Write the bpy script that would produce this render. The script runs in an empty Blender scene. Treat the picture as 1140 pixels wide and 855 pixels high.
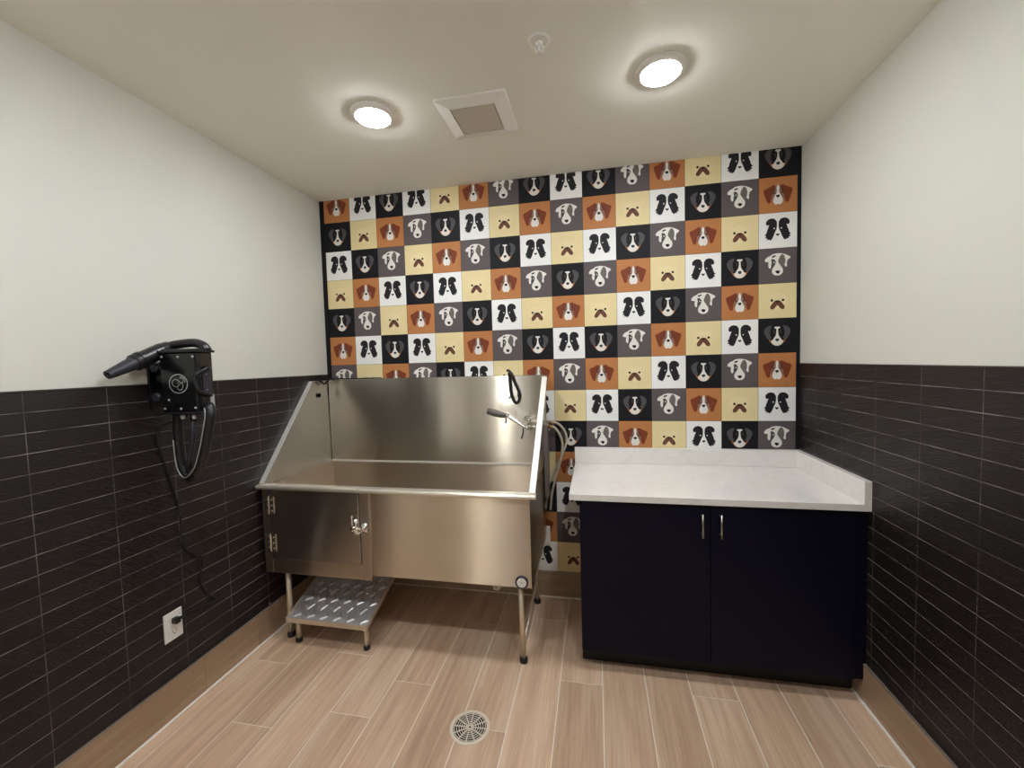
import bpy, bmesh, math, random
from mathutils import Vector, Matrix
random.seed(4)
C = bpy.data.collections.new('room'); bpy.context.scene.collection.children.link(C)
PI = math.pi
# ------------------------------------------------------------------ measures (metres)
XL, XR, YF, ZC = -.032, 3.0203, -3.45, 2.7297
ZB, ZT, TH = .1724, 1.5053, .070494
CELL = .2
# ------------------------------------------------------------------ materials
def lin(h):
    h = h.lstrip('#'); o = []
    for k in (0, 2, 4):
        c = int(h[k:k+2], 16)/255
        o.append(c/12.92 if c <= .04045 else ((c+.055)/1.055)**2.4)
    return (*o, 1)
def mat(name, col, rough=.5, metal=0, spec=.5, aniso=0, tan=None, bump=None, coat=0, noise=None):
    m = bpy.data.materials.new(name); m.use_nodes = True
    nt = m.node_tree; b = nt.nodes['Principled BSDF']
    c = lin(col) if isinstance(col, str) else col
    b.inputs['Base Color'].default_value = c
    b.inputs['Roughness'].default_value = rough
    b.inputs['Metallic'].default_value = metal
    b.inputs['Specular IOR Level'].default_value = spec
    b.inputs['Coat Weight'].default_value = coat
    if aniso:
        b.inputs['Anisotropic'].default_value = aniso
        cx = nt.nodes.new('ShaderNodeCombineXYZ')
        for i in range(3): cx.inputs[i].default_value = tan[i]
        nt.links.new(cx.outputs[0], b.inputs['Tangent'])
    tc = nt.nodes.new('ShaderNodeTexCoord')
    if noise:                                   # gentle tone variation (scale vector, amount)
        mp = nt.nodes.new('ShaderNodeMapping'); mp.inputs['Scale'].default_value = noise[0]
        nz = nt.nodes.new('ShaderNodeTexNoise'); nz.inputs['Scale'].default_value = 1; nz.inputs['Detail'].default_value = 4
        nt.links.new(tc.outputs['Object'], mp.inputs[0]); nt.links.new(mp.outputs[0], nz.inputs['Vector'])
        mr = nt.nodes.new('ShaderNodeMapRange'); mr.inputs[1].default_value = .3; mr.inputs[2].default_value = .7
        mr.inputs[3].default_value = 1-noise[1]; mr.inputs[4].default_value = 1+noise[1]
        nt.links.new(nz.outputs['Fac'], mr.inputs[0])
        mx = nt.nodes.new('ShaderNodeVectorMath'); mx.operation = 'SCALE'
        mx.inputs[0].default_value = c[:3]; nt.links.new(mr.outputs[0], mx.inputs['Scale'])
        nt.links.new(mx.outputs[0], b.inputs['Base Color'])
    if bump:
        mp = nt.nodes.new('ShaderNodeMapping'); mp.inputs['Scale'].default_value = bump[0]
        nz = nt.nodes.new('ShaderNodeTexNoise'); nz.inputs['Scale'].default_value = 1; nz.inputs['Detail'].default_value = 3
        nt.links.new(tc.outputs['Object'], mp.inputs[0]); nt.links.new(mp.outputs[0], nz.inputs['Vector'])
        bp = nt.nodes.new('ShaderNodeBump'); bp.inputs['Strength'].default_value = bump[1]; bp.inputs['Distance'].default_value = .002
        nt.links.new(nz.outputs['Fac'], bp.inputs['Height']); nt.links.new(bp.outputs[0], b.inputs['Normal'])
    return m
def emis(name, col, s):
    m = bpy.data.materials.new(name); m.use_nodes = True
    b = m.node_tree.nodes['Principled BSDF']
    b.inputs['Base Color'].default_value = (.9, .9, .9, 1)
    b.inputs['Emission Color'].default_value = col; b.inputs['Emission Strength'].default_value = s
    return m
def N(nt, t, **k):
    n = nt.nodes.new('ShaderNode'+t)
    for a, v in k.items(): setattr(n, a, v)
    return n
def mth(nt, op, a, b=None, c=None):
    n = N(nt, 'Math', operation=op)
    for i, x in enumerate((a, b, c)):
        if x is None: continue
        if isinstance(x, (int, float)): n.inputs[i].default_value = x
        else: nt.links.new(x, n.inputs[i])
    return n.outputs[0]

def tile_material(y0, tw, name):
    m = bpy.data.materials.new(name); m.use_nodes = True; nt = m.node_tree; b = nt.nodes['Principled BSDF']
    tc = N(nt, 'TexCoord'); sp = N(nt, 'SeparateXYZ'); nt.links.new(tc.outputs['Object'], sp.inputs[0])
    u = mth(nt, 'DIVIDE', mth(nt, 'SUBTRACT', sp.outputs['Y'], y0), tw)
    v = mth(nt, 'DIVIDE', mth(nt, 'SUBTRACT', ZT, sp.outputs['Z']), TH)
    def edge(t, size, w):                    # 1 on the joint
        f = mth(nt, 'FRACT', t); d = mth(nt, 'MULTIPLY', mth(nt, 'MINIMUM', f, mth(nt, 'SUBTRACT', 1.0, f)), size)
        return mth(nt, 'LESS_THAN', d, w)
    g = mth(nt, 'MAXIMUM', mth(nt, 'MULTIPLY', edge(u, tw, .0014), .55), edge(v, TH, .0013))
    # a tone of its own for every tile
    cx = N(nt, 'CombineXYZ'); nt.links.new(mth(nt, 'FLOOR', u), cx.inputs[0]); nt.links.new(mth(nt, 'FLOOR', v), cx.inputs[1])
    wn = N(nt, 'TexWhiteNoise', noise_dimensions='2D'); nt.links.new(cx.outputs[0], wn.inputs['Vector'])
    r = N(nt, 'ValToRGB'); r.color_ramp.elements[0].color = lin('#1c1616'); r.color_ramp.elements[1].color = lin('#221b1b')
    nt.links.new(wn.outputs['Value'], r.inputs[0])
    # broken, unevenly bright grout
    nz = N(nt, 'TexNoise'); nz.inputs['Scale'].default_value = 9; nt.links.new(tc.outputs['Object'], nz.inputs['Vector'])
    gr = N(nt, 'ValToRGB'); gr.color_ramp.elements[0].position = .35; gr.color_ramp.elements[1].position = .7
    gr.color_ramp.elements[0].color = lin('#4a4342'); gr.color_ramp.elements[1].color = lin('#8a8380')
    nt.links.new(nz.outputs['Fac'], gr.inputs[0])
    mx = N(nt, 'Mix', data_type='RGBA'); nt.links.new(g, mx.inputs[0]); nt.links.new(r.outputs[0], mx.inputs[6]); nt.links.new(gr.outputs[0], mx.inputs[7])
    nt.links.new(mx.outputs[2], b.inputs['Base Color'])
    rg = mth(nt, 'MULTIPLY_ADD', g, .45, .42); nt.links.new(rg, b.inputs['Roughness'])
    # fine horizontal ribs, eleven to a tile
    rib = mth(nt, 'SINE', mth(nt, 'MULTIPLY', v, 2*PI*11))
    h = mth(nt, 'SUBTRACT', mth(nt, 'MULTIPLY', rib, .5), mth(nt, 'MULTIPLY', g, 1.2))
    bp = N(nt, 'Bump'); bp.inputs['Strength'].default_value = .55; bp.inputs['Distance'].default_value = .0012
    nt.links.new(h, bp.inputs['Height']); nt.links.new(bp.outputs[0], b.inputs['Normal'])
    b.inputs['Specular IOR Level'].default_value = .42
    return m

def wood_material(name, along, dark='#af9078', light='#dcc1a7', rough=.38):
    m = bpy.data.materials.new(name); m.use_nodes = True; nt = m.node_tree; b = nt.nodes['Principled BSDF']
    tc = N(nt, 'TexCoord'); at = N(nt, 'Attribute', attribute_name='plank')
    ad = N(nt, 'VectorMath', operation='ADD'); nt.links.new(tc.outputs['Object'], ad.inputs[0])
    sc = N(nt, 'VectorMath', operation='SCALE'); nt.links.new(at.outputs['Color'], sc.inputs[0]); sc.inputs['Scale'].default_value = 37
    nt.links.new(sc.outputs[0], ad.inputs[1])
    def nz(scale, detail, dist=0):
        mp = N(nt, 'Mapping'); mp.inputs['Scale'].default_value = scale; nt.links.new(ad.outputs[0], mp.inputs[0])
        n = N(nt, 'TexNoise'); n.inputs['Scale'].default_value = 1; n.inputs['Detail'].default_value = detail; n.inputs['Distortion'].default_value = dist
        nt.links.new(mp.outputs[0], n.inputs['Vector']); return n.outputs['Fac']
    def s(a, c): return tuple(c if i == along else a for i in range(3))
    broad = nz(s(9, 1.0), 3, .6); fine = nz(s(120, 3.5), 4, .2); streak = nz(s(38, 1.6), 5, 1.0)
    f = mth(nt, 'ADD', mth(nt, 'MULTIPLY', broad, .45), mth(nt, 'ADD', mth(nt, 'MULTIPLY', streak, .35), mth(nt, 'MULTIPLY', fine, .2)))
    r = N(nt, 'ValToRGB'); e = r.color_ramp.elements; e[0].position = .34; e[1].position = .64
    e[0].color = lin(dark); e[1].color = lin(light); k = e.new(.48); k.color = lin('#c7a68b' if light == '#dcc1a7' else dark)
    nt.links.new(f, r.inputs[0])
    sx = N(nt, 'SeparateColor'); nt.links.new(at.outputs['Color'], sx.inputs[0])
    tone = mth(nt, 'MULTIPLY_ADD', sx.outputs[0], .16, .92)
    mx = N(nt, 'VectorMath', operation='SCALE'); nt.links.new(r.outputs[0], mx.inputs[0]); nt.links.new(tone, mx.inputs['Scale'])
    nt.links.new(mx.outputs[0], b.inputs['Base Color']); b.inputs['Roughness'].default_value = rough
    bp = N(nt, 'Bump'); bp.inputs['Strength'].default_value = .12; bp.inputs['Distance'].default_value = .001
    nt.links.new(fine, bp.inputs['Height']); nt.links.new(bp.outputs[0], b.inputs['Normal'])
    return m

def quartz_material():
    m = mat('white_quartz', '#ebe7e3', .16)
    nt = m.node_tree; b = nt.nodes['Principled BSDF']; tc = N(nt, 'TexCoord')
    n = N(nt, 'TexNoise'); n.inputs['Scale'].default_value = 3; n.inputs['Detail'].default_value = 6; n.inputs['Distortion'].default_value = 2
    nt.links.new(tc.outputs['Object'], n.inputs['Vector'])
    r = N(nt, 'ValToRGB'); e = r.color_ramp.elements; e[0].position = .46; e[1].position = .52
    e[0].color = lin('#ebe7e3'); e[1].color = lin('#ebe7e3'); k = e.new(.49); k.color = lin('#e6e1dd')
    nt.links.new(n.outputs['Fac'], r.inputs[0]); nt.links.new(r.outputs[0], b.inputs['Base Color'])
    return m

M = {}
M['paint'] = mat('cream_wall_paint', '#d4d3ca', .75, bump=((60, 60, 60), .06))
M['ceil'] = mat('ceiling_paint', '#efede3', .85, bump=((45, 45, 45), .08))
M['tileL'] = tile_material(-1.6353, .24682, 'ribbed_black_tile')
M['tileR'] = tile_material(-.41666, .2479, 'ribbed_black_tile_right')
M['grout'] = mat('grout', '#f0e9df', .8)
M['caulk'] = mat('caulk', '#ece6df', .6)
M['wood'] = wood_material('wood_look_tile', 1)
M['base'] = wood_material('wood_look_base', 1, '#9c8168', '#b39a80', .35)
M['baseb'] = wood_material('wood_look_base_back', 0, '#9c8168', '#b39a80', .35)
M['trim_metal'] = mat('tile_edge_metal', '#5c5654', .4, .7)
BR = (0, 0, 1)
M['steel'] = mat('brushed_steel', '#cbbfb0', .30, 1, aniso=1, tan=BR, bump=((3, 3, 260), .015), noise=((1.5, 1.5, 2), .03))
M['steel_b'] = mat('brushed_back_steel', '#d9d4cc', .21, 1, aniso=1, tan=BR, noise=((1.2, 1.2, 1), .03))
M['steel_in'] = mat('basin_steel', '#c9c2ba', .38, 1, aniso=.7, tan=BR, noise=((2, 2, 2), .04))
M['edge'] = mat('polished_steel_edge', '#f0ece6', .38, .5)
M['tube'] = mat('steel_tube', '#d6c8b2', .38, .6)
M['chrome'] = mat('chrome', '#dedbd6', .1, 1)
M['rubber'] = mat('black_rubber', '#141315', .6)
M['black'] = mat('black_plastic', '#131217', .3)
M['black_m'] = mat('black_enamel', '#0f0e12', .16, spec=.6)
M['dgrey'] = mat('dark_grey_plastic', '#2b2a33', .38)
M['hose_b'] = mat('black_hose', '#17161a', .35)
M['silver'] = mat('silver_paint', '#c9cdd0', .3, .6)
M['navy'] = mat('navy_laminate', '#06071d', .5, spec=.2, bump=((900, 900, 900), .05))
M['kick'] = mat('black_kick', '#08080b', .5)
M['quartz'] = quartz_material()
M['nickel'] = mat('satin_nickel', '#bcb8b0', .3, 1)
M['white_pl'] = mat('white_plastic', '#ece9e4', .4)
M['grille'] = mat('grey_grille', '#cbc3b7', .6)
M['diffuser'] = emis('lamp_diffuser', (.93, .97, 1, 1), 13.5)
M['diffuser_r'] = emis('rear_lamp_diffuser', (.93, .97, 1, 1), 17.0)
M['brass'] = mat('brass', '#b58b52', .3, 1)
M['hose_g'] = mat('clear_vinyl_hose', '#bfb5a3', .3, spec=.6)
M['plate'] = mat('tread_plate', '#cbc8c9', .4, .65, noise=((6, 6, 6), .08))
M['dark'] = mat('dark_hole', '#020202', .9, spec=0)
M['doorp'] = mat('door_paint', '#8d877d', .45)
M['doorfr'] = mat('door_frame_paint', '#e6e3dc', .4)
M['strap'] = mat('black_nylon', '#0d0c0e', .75)
M['drainw'] = mat('drain_frame', '#dccfc0', .5, .1)
M['spray'] = mat('grey_rubber_grip', '#6d6862', .4, .2)
# wallpaper inks
INK = dict(B='#131218', W='#efeeec', G='#5e5657', C='#e6d4a2', O='#b97b4a',
  black='#100f11', dk='#211f23', white='#e6e2dc', ear='#504d50', tan='#a8683c', cream='#e6dccf', nose='#3a3737',
  grey='#6c6662', dgrey='#4b4949', brown='#7c3b22', brown2='#5f3328', cheek='#8d6c5b', muz='#6a4232', pink='#ead0a8', lt='#e9d8aa', line='#3c3634')
INKM = {k: mat('ink_'+n, v, .6, spec=.25) for (k, v), n in zip(INK.items(), ['black_ground', 'white_ground', 'grey_ground', 'cream_ground', 'orange_ground'] + list(INK)[5:])}

# ------------------------------------------------------------------ helpers
def tag(o, label=None, cat=None, group=None, kind=None):
    if label: o['label'] = label
    if cat: o['category'] = cat
    if group: o['group'] = group
    if kind: o['kind'] = kind
    return o
def thing(name, loc, label, cat, group=None, rz=0):
    o = bpy.data.objects.new(name, None); C.objects.link(o); o.empty_display_size = .05
    o.location = loc; o.rotation_euler = (0, 0, rz); tag(o, label, cat, group); return o
def obj(name, bm, m, parent=None, smooth=False, world=True, bevel=0, label=None):
    me = bpy.data.meshes.new(name)
    bmesh.ops.recalc_face_normals(bm, faces=bm.faces)
    if parent is not None and world:
        p = parent; mt = Matrix.Identity(4)
        while p is not None:
            mt = (Matrix.Translation(p.location) @ p.rotation_euler.to_matrix().to_4x4()) @ mt; p = p.parent
        bm.transform(mt.inverted())
    for f in bm.faces: f.smooth = smooth
    bm.to_mesh(me); bm.free()
    for x in (m if isinstance(m, list) else [m]): me.materials.append(x)
    o = bpy.data.objects.new(name, me); C.objects.link(o)
    if parent is not None: o.parent = parent
    if bevel:
        bv = o.modifiers.new('bevel', 'BEVEL'); bv.width = bevel; bv.segments = 2; bv.limit_method = 'ANGLE'; bv.angle_limit = math.radians(40)
    if label: o['label'] = label
    return o
def B(): return bmesh.new()
def box(bm, x0, x1, y0, y1, z0, z1, mi=0):
    v = [bm.verts.new((x, y, z)) for x in (x0, x1) for y in (y0, y1) for z in (z0, z1)]
    for q in ((0, 1, 3, 2), (4, 6, 7, 5), (0, 4, 5, 1), (2, 3, 7, 6), (0, 2, 6, 4), (1, 5, 7, 3)):
        f = bm.faces.new([v[i] for i in q]); f.material_index = mi
    return v
def prism(bm, pts, d, mi=0):
    """closed polygon of 3D points extruded by vector d"""
    d = Vector(d); a = [bm.verts.new(p) for p in pts]; b = [bm.verts.new(Vector(p)+d) for p in pts]
    n = len(pts); fs = [bm.faces.new(a), bm.faces.new(b[::-1])]
    for i in range(n): fs.append(bm.faces.new((a[i], b[i], b[(i+1) % n], a[(i+1) % n])))
    for f in fs: f.material_index = mi
def catmull(pts, k=8):
    P = [Vector(p) for p in pts]; P = [2*P[0]-P[1]] + P + [2*P[-1]-P[-2]]; o = []
    for i in range(1, len(P)-2):
        for j in range(k):
            t = j/k
            o.append(.5*((2*P[i]) + (P[i+1]-P[i-1])*t + (2*P[i-1]-5*P[i]+4*P[i+1]-P[i+2])*t*t + (3*P[i]-P[i-1]-3*P[i+1]+P[i+2])*t**3))
    o.append(P[-2]); return o
def tube(bm, pts, r, seg=12, rad=None, cap=True, flat=1.0, mi=0):
    """swept tube; rad(t) optional radius; flat squashes one axis"""
    P = [Vector(p) for p in pts]; n = len(P); rings = []; up = None
    for i, p in enumerate(P):
        t = (P[min(i+1, n-1)]-P[max(i-1, 0)]).normalized()
        if up is None:
            up = Vector((0, 0, 1)) if abs(t.z) < .9 else Vector((0, 1, 0))
        up = (up-t*up.dot(t)).normalized(); s = t.cross(up)
        rr = rad(i/(n-1)) if rad else r
        rings.append([bm.verts.new(p+rr*(math.cos(2*PI*k/seg)*up*flat+math.sin(2*PI*k/seg)*s)) for k in range(seg)])
    for a, b in zip(rings, rings[1:]):
        for k in range(seg): bm.faces.new((a[k], a[(k+1) % seg], b[(k+1) % seg], b[k])).material_index = mi
    if cap: bm.faces.new(rings[0][::-1]).material_index = mi; bm.faces.new(rings[-1]).material_index = mi
def lathe(bm, c, prof, seg=32, axis='z', mi=0, cap=True):
    """prof: list of (radius, height) revolved about the axis through c"""
    rings = []
    ax = Vector(axis) if not isinstance(axis, str) else Vector({'x': (1, 0, 0), 'y': (0, 1, 0), 'z': (0, 0, 1)}[axis])
    ax = ax.normalized(); u = ax.orthogonal().normalized(); w = ax.cross(u); c = Vector(c)
    for r, h in prof:
        if r < 1e-6: rings.append([bm.verts.new(c+ax*h)])
        else: rings.append([bm.verts.new(c+ax*h+r*(math.cos(2*PI*k/seg)*u+math.sin(2*PI*k/seg)*w)) for k in range(seg)])
    for a, b in zip(rings, rings[1:]):
        for k in range(seg):
            q = [a[k % len(a)], a[(k+1) % len(a)], b[(k+1) % len(b)], b[k % len(b)]]
            q = list(dict.fromkeys(q))
            if len(q) > 2: bm.faces.new(q).material_index = mi
    for rg in (rings[0], rings[-1]):
        if cap and len(rg) > 2: bm.faces.new(rg).material_index = mi
def copy_tree(o, parent=None):
    c = o.copy(); C.objects.link(c); c.parent = parent
    for ch in list(o.children): copy_tree(ch, c)
    return c

# ================================================================== SETTING
T = .12
# floor: one mesh, grout bed with planks standing a hair above it
def plankmesh(name, rects, m, put):
    bm = B(); lay = bm.loops.layers.color.new('plank')
    for r, rc in rects:
        c = (random.random(), random.random(), random.random(), 1) if rc is None else rc
        fs = put(bm, r)
        for f in fs:
            for l in f.loops: l[lay] = c
    return bm
bm = B(); lay = bm.loops.layers.float_color.new('plank')
box(bm, XL-T, XR+T, YF-T, T, -.12, -.0012, 0)
joints = {0: -.843, 1: -1.2, 2: -.718, 3: -1.08, 4: -.857, 5: -.352, 6: -1.048, 7: -.25, 8: -.724, 9: -.42, 10: -.15, 11: -.717, 12: -.33, 13: -.5, 14: -.95, -1: -.4}
g = .0019
for k in range(-1, 15):
    xa = max(XL, .0495+.20245*k)+g; xb = min(XR, .0495+.20245*(k+1))-g
    if k == -1: xb = .0495-g
    if xb-xa < .01: continue
    ys = [joints[k]+1.22*n for n in range(-4, 3)]
    for a, b in zip(ys, ys[1:]):
        a, b = max(a, YF), min(b, 0)
        if b-a < .02: continue
        c = (random.random(), random.random(), random.random(), 1)
        n0 = len(bm.faces); bm.faces.ensure_lookup_table()
        box(bm, xa, xb, a+g, b-g, -.004, 0, 1)
        bm.faces.ensure_lookup_table()
        for f in bm.faces[n0:]:
            for l in f.loops: l[lay] = c
fl = obj('floor', bm, [M['grout'], M['wood']]); tag(fl, kind='structure')
bm = B(); box(bm, XL-T, XR+T, YF-T, T, ZC, ZC+.12); tag(obj('ceiling', bm, M['ceil']), kind='structure')

# side walls: painted above, ribbed tile below with a metal edge strip
YL = -2.22
def side_wall(name, x, s, tm):
    bm = B(); ye = YF-T if s > 0 else YL
    box(bm, *sorted((x, x+s*T)), YF-T, T, ZT, ZC, 0)
    box(bm, *sorted((x, x+s*T)), ye, T, -.0, ZT, 1)
    if s < 0: box(bm, *sorted((x, x+s*T)), YF-T, YL, 0, ZT, 0)
    return tag(obj(name, bm, [M['paint'], tm]), kind='structure')
side_wall('wall_left', XL, -1, M['tileL']); side_wall('wall_right', XR, 1, M['tileR'])
for i, (x, s) in enumerate(((XL, 1), (XR, -1))):
    bm = B(); box(bm, *sorted((x, x+s*.003)), YL if s > 0 else YF, 0, ZT-.001, ZT+.004)
    tag(obj('trim_%d' % (i+1), bm, M['trim_metal']), kind='structure')

# ------------------------------------------------ wallpapered back wall (pattern printed in layers on its face)
def smooth(pts, k=4):
    P = [Vector((a, b, 0)) for a, b in pts]; n = len(P); o = []
    for i in range(n):
        p0, p1, p2, p3 = P[i-1], P[i], P[(i+1) % n], P[(i+2) % n]
        for j in range(k):
            t = j/k
            q = .5*((2*p1)+(p2-p0)*t+(2*p0-5*p1+4*p2-p3)*t*t+(3*p1-p0-3*p2+p3)*t**3); o.append((q.x, q.y))
    return o
def mir(p): return [(1-a, b) for a, b in reversed(p)]
def dot(x, y, rx, ry=None): ry = ry or rx; return [(x+rx*math.cos(2*PI*k/10), y+ry*math.sin(2*PI*k/10)) for k in range(10)]
def both(c, p): return [(c, p), (c, mir(p))]
ART = {}
ART['C'] = both('lt', smooth([(.19, .80), (.27, .77), (.33, .62), (.30, .50), (.22, .56)])) \
  + both('pink', smooth([(.21, .77), (.27, .73), (.29, .62), (.24, .60)])) \
  + [('lt', smooth([(.5, .72), (.68, .66), (.76, .50), (.70, .30), (.5, .22), (.30, .30), (.24, .50), (.32, .66)])),
     ('muz', smooth([(.5, .515), (.575, .495), (.635, .42), (.685, .34), (.680, .275), (.635, .255), (.575, .285), (.5, .375), (.425, .285), (.365, .255), (.32, .275), (.315, .34), (.365, .42), (.425, .495)])),
     ('black', smooth([(.455, .485), (.5, .50), (.545, .485), (.5, .45)], 3))] + both('black', dot(.355, .515, .036))
_we = smooth([(.44, .77), (.47, .66), (.46, .55), (.40, .42), (.35, .30), (.31, .24)], 1)
ART['W'] = both('dk', [(.19, .70), (.20, .77), (.26, .83), (.34, .85), (.42, .83), (.475, .75), (.48, .63), (.465, .53), (.425, .44), (.385, .33), (.345, .25), (.29, .225), (.28, .265), (.255, .225),
    (.25, .265), (.205, .25), (.225, .30), (.165, .30), (.20, .36), (.155, .375), (.205, .44), (.225, .52), (.255, .60), (.275, .66), (.25, .665), (.225, .65)]) \
  + both('white', dot(.405, .56, .02)) + [('black', smooth([(.45, .41), (.5, .405), (.55, .41), (.53, .365), (.5, .345), (.47, .365)], 3))]
ART['O'] = both('cheek', smooth([(.35, .76), (.46, .74), (.49, .55), (.44, .36), (.36, .34), (.31, .50)])) \
  + both('brown2', smooth([(.37, .77), (.43, .74), (.40, .60), (.33, .50), (.30, .62)])) \
  + both('brown', [(.12, .63), (.15, .67), (.25, .71), (.36, .775), (.42, .775), (.40, .70), (.355, .62), (.335, .52), (.33, .42), (.315, .32), (.30, .285), (.255, .275), (.22, .31), (.19, .40), (.155, .50)]) \
  + [('white', smooth([(.5, .78), (.535, .70), (.53, .58), (.58, .48), (.625, .36), (.60, .26), (.54, .225), (.5, .245), (.46, .225), (.40, .26), (.375, .36), (.42, .48), (.47, .58), (.465, .70)]))] \
  + both('black', dot(.405, .55, .02)) + [('black', smooth([(.45, .485), (.5, .50), (.55, .485), (.53, .435), (.5, .42), (.47, .435)], 3))]
ART['B'] = both('ear', smooth([(.36, .78), (.24, .76), (.155, .66), (.18, .52), (.26, .40), (.34, .42), (.37, .60)])) \
  + [('black', smooth([(.5, .82), (.63, .78), (.69, .62), (.66, .45), (.5, .38), (.34, .45), (.31, .62), (.37, .78)]))] \
  + both('tan', smooth([(.265, .42), (.34, .36), (.43, .40), (.42, .27), (.34, .28)])) \
  + [('cream', smooth([(.5, .40), (.60, .38), (.66, .34), (.61, .245), (.5, .205), (.39, .245), (.34, .34), (.40, .38)])),
     ('white', smooth([(.43, .75), (.5, .755), (.57, .75), (.565, .71), (.525, .69), (.525, .58), (.55, .48), (.61, .38), (.57, .29), (.5, .27), (.43, .29), (.39, .38), (.45, .48), (.475, .58), (.475, .69), (.435, .71)]))] \
  + both('grey', dot(.415, .64, .016, .012)) + both('ear', dot(.42, .585, .018)) + [('nose', smooth([(.45, .40), (.5, .415), (.55, .40), (.535, .345), (.5, .33), (.465, .345)], 3))]
ART['G'] = [('white', [(.16, .65), (.18, .705), (.235, .76), (.30, .785), (.36, .83), (.44, .85), (.50, .855), (.57, .85), (.66, .83), (.74, .79), (.80, .76), (.84, .72), (.80, .68), (.765, .66), (.74, .58), (.745, .50),
    (.735, .455), (.70, .47), (.67, .52), (.645, .50), (.625, .44), (.645, .36), (.63, .29), (.575, .235), (.5, .22), (.42, .235), (.365, .29), (.35, .36), (.375, .44), (.37, .50), (.335, .47), (.305, .43), (.275, .44), (.255, .52), (.265, .60), (.24, .625), (.20, .62)]),
    ('dgrey', smooth([(.335, .68), (.385, .70), (.45, .63), (.44, .55), (.385, .45), (.34, .44), (.33, .52), (.345, .60)])),
    ('grey', smooth([(.61, .82), (.68, .76), (.70, .62), (.675, .50), (.64, .42), (.56, .53), (.515, .62), (.545, .73)])),
    ('black', smooth([(.345, .755), (.38, .785), (.44, .80), (.45, .77), (.41, .75), (.37, .735)], 3)),
    ('white', dot(.405, .60, .018)), ('black', smooth([(.44, .345), (.5, .365), (.56, .345), (.545, .295), (.51, .27), (.475, .29)], 3))]
ROWS = ['OWBWCOGBWBGOCWB', 'BCOGBWCOGOCWBGO', 'WBGCOGBWCWBGOCW', 'COWBWCOGBGOCWBG', 'BGCOGBWCOCWBGOC',
        'OWBWCOGBWBGOCWB', 'GCOGBWCOGOCWBGO', 'WBGCOGBWCWBGOCW', 'COWBWCOGBGOCWBG', 'BGCOGBWCOCWBGOC',
        'OWBWCOGBWBGOCWB', 'BCOGBWCOGOCWBGO', 'WBGCOGBWCWBGOCW']
keys = list(INKM); bm = B()
box(bm, XL-T, XR+T, .0, T, 0, ZC, keys.index('B'))
def flat(pts, y, mi):
    v = [bm.verts.new((a, y, b)) for a, b in pts]
    try: f = bm.faces.new(v)
    except ValueError: return
    f.material_index = mi; f.normal_update()
    if f.normal.y > 0: f.normal_flip()
def clipz(pts, zmax):
    o = []
    for (a, b) in zip(pts, pts[1:]+pts[:1]):
        ina, inb = a[1] <= zmax, b[1] <= zmax
        if ina: o.append(a)
        if ina != inb:
            t = (zmax-a[1])/(b[1]-a[1]); o.append((a[0]+t*(b[0]-a[0]), zmax))
    return o
for j, row in enumerate(ROWS):
    for i, ch in enumerate(row):
        x0 = i*CELL; z0 = ZB+(12-j)*CELL; e = .0009
        q = clipz([(x0+e, z0+e), (x0+CELL-e, z0+e), (x0+CELL-e, z0+CELL-e), (x0+e, z0+CELL-e)], ZC-.0005)
        flat(q, -.0003, keys.index(ch))
        for n, (ink, poly) in enumerate(ART[ch]):
            q = [(x0+a*CELL, z0+b*CELL) for a, b in poly]
            if min(b for a, b in q) > ZC: continue
            q = clipz(q, ZC-.0005)
            if len(q) > 2: flat(q, -.0004-.00008*n, keys.index(ink))
me = bpy.data.meshes.new('wall_back'); bm.to_mesh(me); bm.free()
for k in keys: me.materials.append(INKM[k])
wb = bpy.data.objects.new('wall_back', me); C.objects.link(wb); tag(wb, kind='structure')
bm = B(); box(bm, XL, -.004, -.004, 0, ZB, ZC); tag(obj('trim_3', bm, INKM['B']), kind='structure')

# rear wall, behind the camera, with a door in a white frame
DX0, DX1, DZ = .92, 1.83, 2.08
SX0, SX1 = .41, .62
bm = B()
box(bm, XL-T, SX0, YF-T, YF, 0, ZC); box(bm, SX1, DX0, YF-T, YF, 0, ZC); box(bm, SX0, SX1, YF-T, YF, 0, .12); box(bm, SX0, SX1, YF-T, YF, DZ, ZC); box(bm, DX1, XR+T, YF-T, YF, 0, ZC); box(bm, DX0, DX1, YF-T, YF, DZ, ZC)
tag(obj('wall_front', bm, M['paint']), kind='structure')
bm = B(); box(bm, DX0+.0, DX1, YF-.08, YF-.035, .008, DZ); d1 = tag(obj('door_1', bm, M['doorp'], bevel=.002), kind='structure')
for nm, q in (('door_frame', (DX0-.06, DX0, YF, YF+.02, 0, DZ+.06)), ('door_frame', (DX1, DX1+.06, YF, YF+.02, 0, DZ+.06)), ('door_frame', (DX0, DX1, YF, YF+.02, DZ, DZ+.06))):
    bm = B(); box(bm, *q); obj(nm, bm, M['doorfr'], d1, bevel=.003)
bm = B(); lathe(bm, (DX0+.08, YF-.035, 1.0), [(.026, 0), (.026, .006), (.01, .008), (.01, .05)], 20, 'y'); tube(bm, [(DX0+.08, YF+.012, 1.0), (DX0+.19, YF+.012, 1.0)], .009)
obj('door_handle', bm, M['nickel'], d1, smooth=True)

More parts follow.
